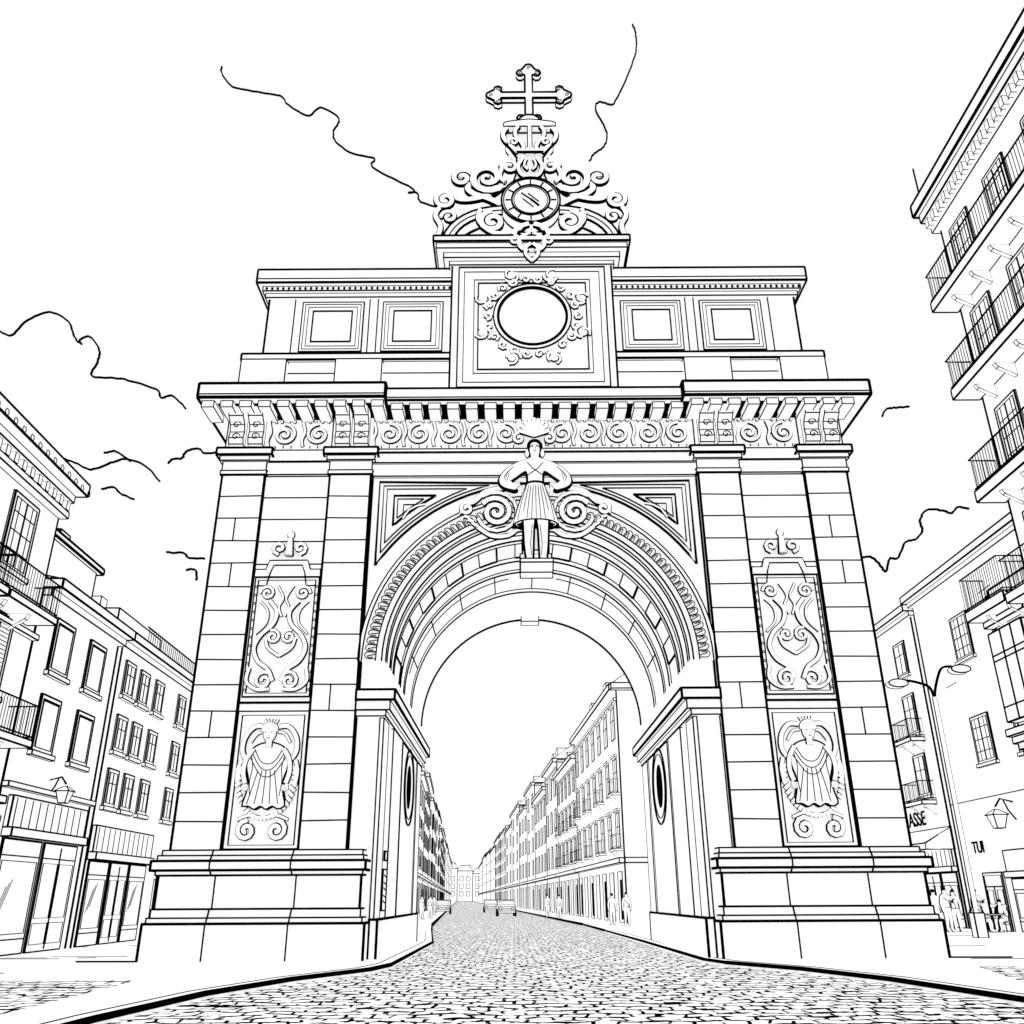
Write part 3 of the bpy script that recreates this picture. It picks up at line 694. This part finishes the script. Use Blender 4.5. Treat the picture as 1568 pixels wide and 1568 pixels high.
body(o,48.05,66,16.5,10,.035,.6,1.2,.35,.35)
o.tube('drainpipe',[(48.2,.1,.15),(48.2,16,.15)],.04)
for a in (50.6,55.5,60.5):
    window(o,a,13.2,1.5,1.9,.03,'pane')
    window(o,a,9.9,1.5,2.2,.03,'pane'); balcony(o,a-1.1,a+1.1,9.6,.8,1.0,.025,.22)
    window(o,a,6.6,1.5,2.2,.03,'pane'); balcony(o,a-1.1,a+1.1,6.3,.8,1.0,.025,.22)
o.prism('awning',[(48.4,4.9,0),(48.4,4.1,1.5),(48.4,3.8,1.5),(48.4,3.8,0)],(6.5,0,0),.035)
shop(o,48.6,64,.03,3.0)
tt=Ttext('ASSE',22.3,53.0,5.15,1.05)
o.done(meshes=[tt])
su=Vector((-.0566,1,0)).normalized()
def row(O,n,lens,Hs,left):
    a=0
    for i,(ln_,H) in enumerate(zip(lens,Hs)):
        o=Obj('street_townhouse',O,su,n); o.wall=P
        y=62+a; r=.024+y*.00026
        a1=a+ln_-.06
        o.box('walls',a,a1,0,H,-11,0,r*1.2)
        o.box('cornice',a-.02,a1+.02,H-.25,H+.15,-11,.5,r*1.1)
        rf=1.9 if i%2==0 else 2.6
        o.prism('roof',[(a,H+.15,.4),(a,H+rf,-2.2),(a,H+rf+.5,-6),(a,H+.15,-11)],(a1-a,0,0),r*1.1)
        if y<130: o.box('cornice',a,a1,H-1.0,H-.8,0,.2,r*.6)
        nf=4 if H<16 else 5
        sp=(3.2 if y<90 else 4.2 if y<125 else 6 if y<170 else 9) if not left else (4 if y<80 else 5 if y<120 else 7 if y<170 else 10)
        nw=max(1,int(ln_/sp)); w=ln_/nw
        fh=(H-4.6)/(nf-1)
        for k in range(nw):
            aa=a+w*(k+.5)
            for f in range(nf-1):
                z=4.7+fh*f; hh=fh*.62; ww=min(w*.42,2.2)/2
                if y<260:
                    o.box('windows',aa-ww,aa+ww,z,z+hh,0,.05,0)
                    o.rect('windows',aa-ww,aa+ww,z,z+hh,.06,r*.85)
                    if y<90:
                        o.line('windows',[(aa,z),(aa,z+hh)],.06,r*.5); o.line('windows',[(aa-ww,z+hh*.6),(aa+ww,z+hh*.6)],.06,r*.5)
                        o.box('windows',aa-ww-.15,aa+ww+.15,z+hh+.1,z+hh+.25,0,.2,r*.5)
                        if f in (0,1) and k%2==0: balcony(o,aa-ww-.3,aa+ww+.3,z-.1,.5,.9,r*.4,.4,.15)
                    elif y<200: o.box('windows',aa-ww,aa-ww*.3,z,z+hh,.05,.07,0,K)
            if y<260:
                o.box('door',aa-ww*1.2,aa+ww*1.2,.14,3.2,0,.06,0); o.rect('door',aa-ww*1.2,aa+ww*1.2,.14,3.2,.07,r*.8)
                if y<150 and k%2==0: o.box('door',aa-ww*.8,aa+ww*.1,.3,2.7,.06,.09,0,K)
        o.box('cornice',a,a1,3.7,4.0,0,.35,r*.9)
        if y>200:
            for f in range(1,nf-1): o.line('walls',[(a,4.3+fh*f),(a1,4.3+fh*f)],.02,r*.5)
        nd=1 if y>120 else 2
        for k in range(nd):
            x=a+(k+1)*ln_/(nd+1)
            o.box('roof',x-.7,x+.7,H+.4,H+1.9,-2.8,-.5,r*.8)
        o.box('chimney',a+ln_*.8,a+ln_*.8+.9,H+.5,H+3.6,-4.6,-3.6,r*.8)
        if i==0:
            P0=Vector(O)+su*a
            s=1 if not left else -1
            o.frame(P0,(s,0,0),(0,-1,0))
            for f in range(nf-1):
                z=4.7+fh*f
                for x in (2.6,6.4): window(o,x,z,1.3,fh*.62,r*.8,'pane',0)
            o.box('cornice',0,11,3.7,4.0,0,.35,r*.9); o.box('cornice',-.4,11,H-.24,H+.14,0,.55,r)
            for x in (2.6,6.4): 
                o.box('door',x-.8,x+.8,.14,3.1,0,.08,r); o.line('door',[(x,.14),(x,3.1)],.085,r*.7)
        o.done(); a+=ln_
lens=[24,17,14,18,16,20,24,26,30,36,44,52,60,80]
row((7.2,62,0),(-1,-.0566,0),lens,[15.2,13.9,15.9,14.4,17,15.2,17.2,15.4,16.5,17,16,17,18,17],False)
row((-8.0,62,0),(1,.0566,0),[20,18,16,20,16,22,26,24,30,36,44,52,60,80],[14.2,15.5,14.2,16,15,15.8,16.5,15,16.8,16,17,16.5,17,18],True)
o=Obj('distant_townhouse',(-60,560,0),(1,0,0),(0,-1,0)); o.wall=P
for i in range(9):
    H=15+3*((i*7)%4)/2; x=i*9
    o.box('walls',x,x+9,0,H,-12,0,.2); o.prism('roof',[(x,H,0),(x+9,H,0),(x+7,H+3,0),(x+2,H+3,0)],(0,0,-12),.2)
    for f in range(3):
        for k in range(2): o.rect('windows',x+1.5+4*k,x+3.5+4*k,3+4*f,5.5+4*f,.1,.17)
o.done()

# ============================================================ GROUND
def sheet(name,pts,z,m):
    me=bpy.data.meshes.new(name); me.from_pydata([(x,y,z) for x,y in pts],[],[list(range(len(pts)))]); me.materials.append(m)
    o=bpy.data.objects.new(name,me); scene.collection.objects.link(o); return o
sheet('ground',[(-3000,-3000),(3000,-3000),(3000,3000),(-3000,3000)],-.01,PAVE)
dx=-.0566
lk=[(-6.6,-6),(-6.1,8),(-5.85,14.2),(-5.45,17.8),(-4.6,20.8),(-3.4,23.4),(-3.1,25),(-3.1,37.5),(-4.2,50),(-5.2,62),(-5.2+dx*640,702)]
rk=[(9.2,-6),(8.6,8),(8.1,16),(7.5,20),(6.6,22.9),(5.35,25.2),(5.05,26.5),(4.9,37.5),(4.6,50),(4.3,62),(4.3+dx*640,702)]
sheet('road',[(-7,-6)]+[(x-.3,y) for x,y in lk]+[(x+.3,y) for x,y in rk[::-1]],-.005,COBBLE)
def pavement(k,side):
    o=Obj('pavement')
    pts=k+[(side*90+k[-1][0],702),(side*90,-6)]
    if side>0: pts=pts[::-1]
    vs=[Vector((x,y,.12)) for x,y in pts]+[Vector((x,y,-.02)) for x,y in pts]; N=len(pts)
    o.add('kerb',vs,[list(range(N))[::-1]]+[[i,(i+1)%N,N+(i+1)%N,N+i] for i in range(N)],V)
    for (x0,y0),(x1,y1) in zip(k[:-1],k[1:]):
        f=.042 if y0<24 else (.035 if y0<40 else .05)
        o.tube('kerb',[(x0,.09,-y0),(x1,.09,-y1)],f if y1<400 else .07)
        if y0<38: o.tube('kerb',[(x0+side*.3,.122,-y0),(x1+side*.3,.122,-y1)],.01)
    return o
for k,sd in ((lk,-1),(rk,1)):
    o=pavement(k,sd)
    for i in range(46):
        y=random.uniform(19,45); x=sd*random.uniform(11.5,26); l=random.uniform(.5,2.5)
        o.tube('kerb',[(x,.122,-y),(x+l,.122,-y+random.uniform(-.1,.1))],.012)
    x0,x1=sorted((sd*10.6+.75,sd*12.2+.75)); o.tube('kerb',[(x0,.13,-25.95),(x1,.13,-25.85)],.03)  # last tube is an inked shadow line beside the arch base
    o.done(single=True)
sheet('cobbled_area',[(-60,20.2),(-7.6,20.2),(-7.3,14.6),(-7.8,-5),(-60,-5)],.124,COBBLE)
sheet('cobbled_area',[(60,22.8),(10.6,22.8),(9.3,18),(9.6,10),(10,-5),(60,-5)],.124,COBBLE)

# ============================================================ STREET LAMP
o=Obj('street_lamp',(18.0,38,0),(1,0,0),(0,-1,0))
def pole(o,part,pts,r):
    o.tube(part,pts,r,W,8)
    for d in (-1,1): o.tube(part,[(p[0]+d*r,p[1],p[2]) for p in pts],.022)
pole(o,'pole',[(0,.12,0),(0,4,0),(0,9.4,0)],.085)
o.box('base',-.2,.2,.12,1.0,-.2,.2,.025)
for m,l,h in ((-1,1.35,10.0),(1,1.15,10.6)):
    pts=smooth([(0,9.3,0),(m*.12,9.8,0),(m*.5,h,0),(m*l*.8,h+.12,0),(m*l,h+.02,0)])
    o.tube('arm',pts,.045)
    hd=circ(m*(l+.15),h-.02,.42,14,.17)
    o.plate('lamp_head',hd,-.18,.18,.026)
o.done()

# ============================================================ PEOPLE
def person(x,y,seated=False,head=0,h=1.72,arm=0,skirt=False):
    s=h/1.72; v=[];e=[];r=[]
    ca,sa=math.cos(head),math.sin(head)
    def j(a,b,z,rr,par=None):
        v.append((x+(a*ca-b*sa)*s,y+(a*sa+b*ca)*s,.12+z*s)); r.append(rr*s)
        if par is not None: e.append((par,len(v)-1))
        return len(v)-1
    dz=-.42 if seated else 0
    p=j(0,0,.95+dz,.15); w=j(0,0,1.1+dz,.13,p); c=j(0,0,1.3+dz,.16,w); sh=j(0,0,1.42+dz,.11,c); nk=j(0,0,1.5+dz,.05,sh); hh=j(0,-.01,1.58+dz,.09,nk); j(0,0,1.67+dz,.085,hh)
    for m in (-1,1):
        a=j(m*.18,0,1.41+dz,.065,sh)
        if arm and m==1: b=j(m*.3,-.1,1.2+dz,.05,a); cc=j(m*.2,-.35,1.25+dz,.038,b)
        elif seated: b=j(m*.24,-.05,1.15+dz,.05,a); cc=j(m*.2,-.3,1.08+dz,.038,b)
        else: b=j(m*.23,.02,1.13,.05,a); cc=j(m*.24,-.05,.88,.038,b)
        for q in range(3): j(m*.2+(q-1)*.03 if (seated or (arm and m==1)) else m*.24+(q-1)*.02, -.40 if (seated or (arm and m==1)) else -.08,(1.08+dz if seated else (1.25+dz if arm and m==1 else .78)),.014,cc)
        l=j(m*.09,0,.88+dz,.1,p)
        if seated: k=j(m*.11,-.42,.5,.075,l); f=j(m*.11,-.42,.1,.045,k); j(m*.11,-.58,.04,.04,f)
        else: k=j(m*.1,-.02,.5,.07,l); f=j(m*.11,.02,.09,.045,k); j(m*.12,-.14,.04,.04,f)
    meshes=skin('figure',v,e,r,0,1,(.035,.08),PLASTER)
    o=Obj('person',(x,y,.12),(ca,sa,0),(sa,-ca,0))
    z=(1.66+dz)*s
    o.ball('hair',0,z+.03,-.03,.1*s,.09*s,.1*s,K,10)
    o.tube('clothes',[(-.2*s,(1.35+dz)*s,.1),(0,(1.2+dz)*s,.19*s),(.05,(.98+dz)*s,.18*s)],.013)
    o.tube('clothes',[(-.15*s,(.97+dz)*s,.16*s),(.15*s,(.97+dz)*s,.16*s)],.014)
    for m in (-1,1): o.tube('face',[(m*.03,z-.03,.1),(m*.05,z-.03,.095)],.008)
    o.done(meshes=meshes)
person(19.55,44,False,.3,1.8,1); person(20.2,44.6,False,-.5,1.72); person(19.9,46.0,False,2.2,1.75)
person(20.75,43.6,True,.9); person(21.75,43.6,True,-.9); person(21.3,44.9,True,0.1); person(21.9,46,False,0.4,1.75,1)
for sx,hd in ((20.75,.9),(21.75,-.9),(21.3,.1)):
    yy=43.6 if sx!=21.3 else 44.9
    o=Obj('cafe_chair',(sx,yy,.12),(math.cos(hd),math.sin(hd),0),(math.sin(hd),-math.cos(hd),0))
    o.box('seat',-.22,.22,.4,.45,-.22,.22,.014)
    for a in (-.2,.2):
        for c in (-.2,.2): o.tube('leg',[(a,0,c),(a,.4,c)],.018)
    for a in (-.2,.2): o.tube('backrest',[(a,.4,-.22),(a,.9,-.27)],.018)
    o.box('backrest',-.2,.2,.65,.88,-.28,-.25,.012); o.done()
o=Obj('cafe_table',(21.25,43.4,.12)); o.box('top',-.4,.4,.7,.75,-.35,.35,.016); o.tube('stem',[(0,0,0),(0,.7,0)],.03); o.box('foot',-.25,.25,0,.04,-.25,.25,.012); o.done()
person(6.6,57,False,.2,1.75); person(5.9,58.5,False,2.8,1.7)
person(3.6,78,False,0,1.7); person(2.9,84,False,.5,1.75); person(-6.9,80,False,.4,1.7); person(-7.6,92,False,.1,1.7); person(-7.2,76,False,.9,1.7)
# ============================================================ CARS
def car(x,y,head):
    o=Obj('parked_car',(x,y,0),(math.cos(head),math.sin(head),0),(math.sin(head),-math.cos(head),0))
    prof=[(-2.1,.35),(-2.15,.8),(-1.9,1.0),(-1.5,1.05),(-1.0,1.45),(.4,1.48),(1.0,1.05),(1.9,.9),(2.15,.7),(2.1,.35)]
    o.prism('body',[(-.85,b,c) for c,b in prof],(1.7,0,0),.032)
    o.box('windscreen',-.68,.68,1.08,1.4,.5,.76,.03)
    for m in (-1,1):
        o.box('headlamp',m*.6-.15,m*.6+.15,.62,.78,2.1,2.2,.03)
        for c in (-1.3,1.3):
            o.prism('wheel',[(m*.86-.1,.33+.33*math.sin(t*math.pi/6),c+.33*math.cos(t*math.pi/6)) for t in range(12)],(.2,0,0),0,K)
    o.box('bumper',-.8,.8,.32,.5,2.1,2.22,.03); o.done()
car(-.8,96,.05); car(-2.9,122,.05); car(-8.2,112,.05)

# ============================================================ CLOUD OUTLINES (far away)
def cloud(*strokes,r=.8):
    o=Obj('cloud',(0,700,0),(1,0,0),(0,-1,0))
    for st in strokes:
        pts=smooth([(x*700,1.6+z*700) for x,z in st],6)
        pts=[(p[0]+random.uniform(-.4,.4),p[1]+random.uniform(-.4,.4)) for p in pts]
        o.line('outline',smooth(pts,3),0,r)
    o.done(single=True)
cloud([(-.452,1.20),(-.45,1.185),(-.430,1.157),(-.39,1.145),(-.354,1.136),(-.34,1.118),(-.308,1.095),(-.289,1.111),(-.260,1.088),(-.266,1.062),(-.262,1.043),(-.235,1.018),(-.202,1.008),(-.202,.99),(-.142,.949),(-.148,.942),(-.136,.942),(-.13,.925),(-.105,.915)])
cloud([(.198,1.29),(.202,1.27),(.1995,1.228),(.18,1.165),(.1616,1.122),(.155,1.114),(.138,1.12),(.131,1.105),(.1456,1.056),(.14,1.03),(.125,1.015),(.117,1.0)])
cloud([(-.690,.705),(-.672,.698),(-.655,.722),(-.628,.735),(-.60,.72),(-.587,.695),(-.575,.683),(-.578,.69),(-.566,.695),(-.55,.675),(-.548,.655),(-.551,.633),(-.51,.628),(-.464,.612),(-.456,.60),(-.441,.602),(-.421,.583)])
cloud([(-.580,.515),(-.555,.508),(-.529,.496),(-.505,.505),(-.485,.51),(-.46,.50),(-.439,.479)],[(-.516,.519),(-.50,.521),(-.480,.507)],[(-.432,.504),(-.427,.510),(-.416,.511),(-.412,.52),(-.397,.525),(-.388,.518),(-.367,.521)],[(-.510,.468),(-.495,.471),(-.485,.463),(-.467,.454)])
cloud([(-.416,.384),(-.395,.383),(-.388,.377),(-.369,.376)],[(-.39,.362),(-.378,.361),(-.375,.348)])
cloud([(.412,.372),(.428,.374),(.437,.367),(.445,.355),(.452,.371),(.462,.372),(.475,.392),(.488,.396),(.498,.407),(.498,.42),(.508,.434),(.528,.434),(.538,.430),(.548,.438),(.561,.436)])
cloud([(.477,.566),(.483,.576),(.496,.579),(.514,.58)])

# ============================================================ LIGHT / WORLD
w=bpy.data.worlds.new('World'); scene.world=w; w.use_nodes=True
nt=w.node_tree; bg=nt.nodes['Background']
sky=nt.nodes.new('ShaderNodeTexSky'); sky.sky_type='NISHITA'; sky.sun_disc=False
sky.sun_elevation=math.radians(50); sky.sun_rotation=math.radians(200)
hs=nt.nodes.new('ShaderNodeHueSaturation'); hs.inputs['Saturation'].default_value=0; hs.inputs['Value'].default_value=.12
nt.links.new(sky.outputs['Color'],hs.inputs['Color'])
mx=nt.nodes.new('ShaderNodeMix'); mx.data_type='RGBA'; mx.inputs['Factor'].default_value=.93
nt.links.new(hs.outputs['Color'],mx.inputs['A']); mx.inputs['B'].default_value=(1,1,1,1)
nt.links.new(mx.outputs['Result'],bg.inputs['Color']); bg.inputs['Strength'].default_value=1.06
sl=bpy.data.lights.new('sun','SUN'); sl.energy=.5; sl.angle=math.radians(40)
so=bpy.data.objects.new('sun',sl); scene.collection.objects.link(so)
so.rotation_euler=(math.radians(50),0,math.radians(-20))
scene.view_settings.view_transform='Standard'; scene.view_settings.look='None'; scene.view_settings.exposure=0
# ============================================================ CAMERA
cam=bpy.data.cameras.new('camera'); co=bpy.data.objects.new('camera',cam); scene.collection.objects.link(co)
cam.sensor_width=36; cam.lens=36*1361/1568; cam.clip_end=6000; cam.clip_start=.1
co.matrix_world=Matrix.Translation((0,0,1.6))@Matrix.Rotation(math.radians(90+23.5),4,'X')@Matrix.Rotation(math.radians(-.3),4,'Z')
scene.camera=co
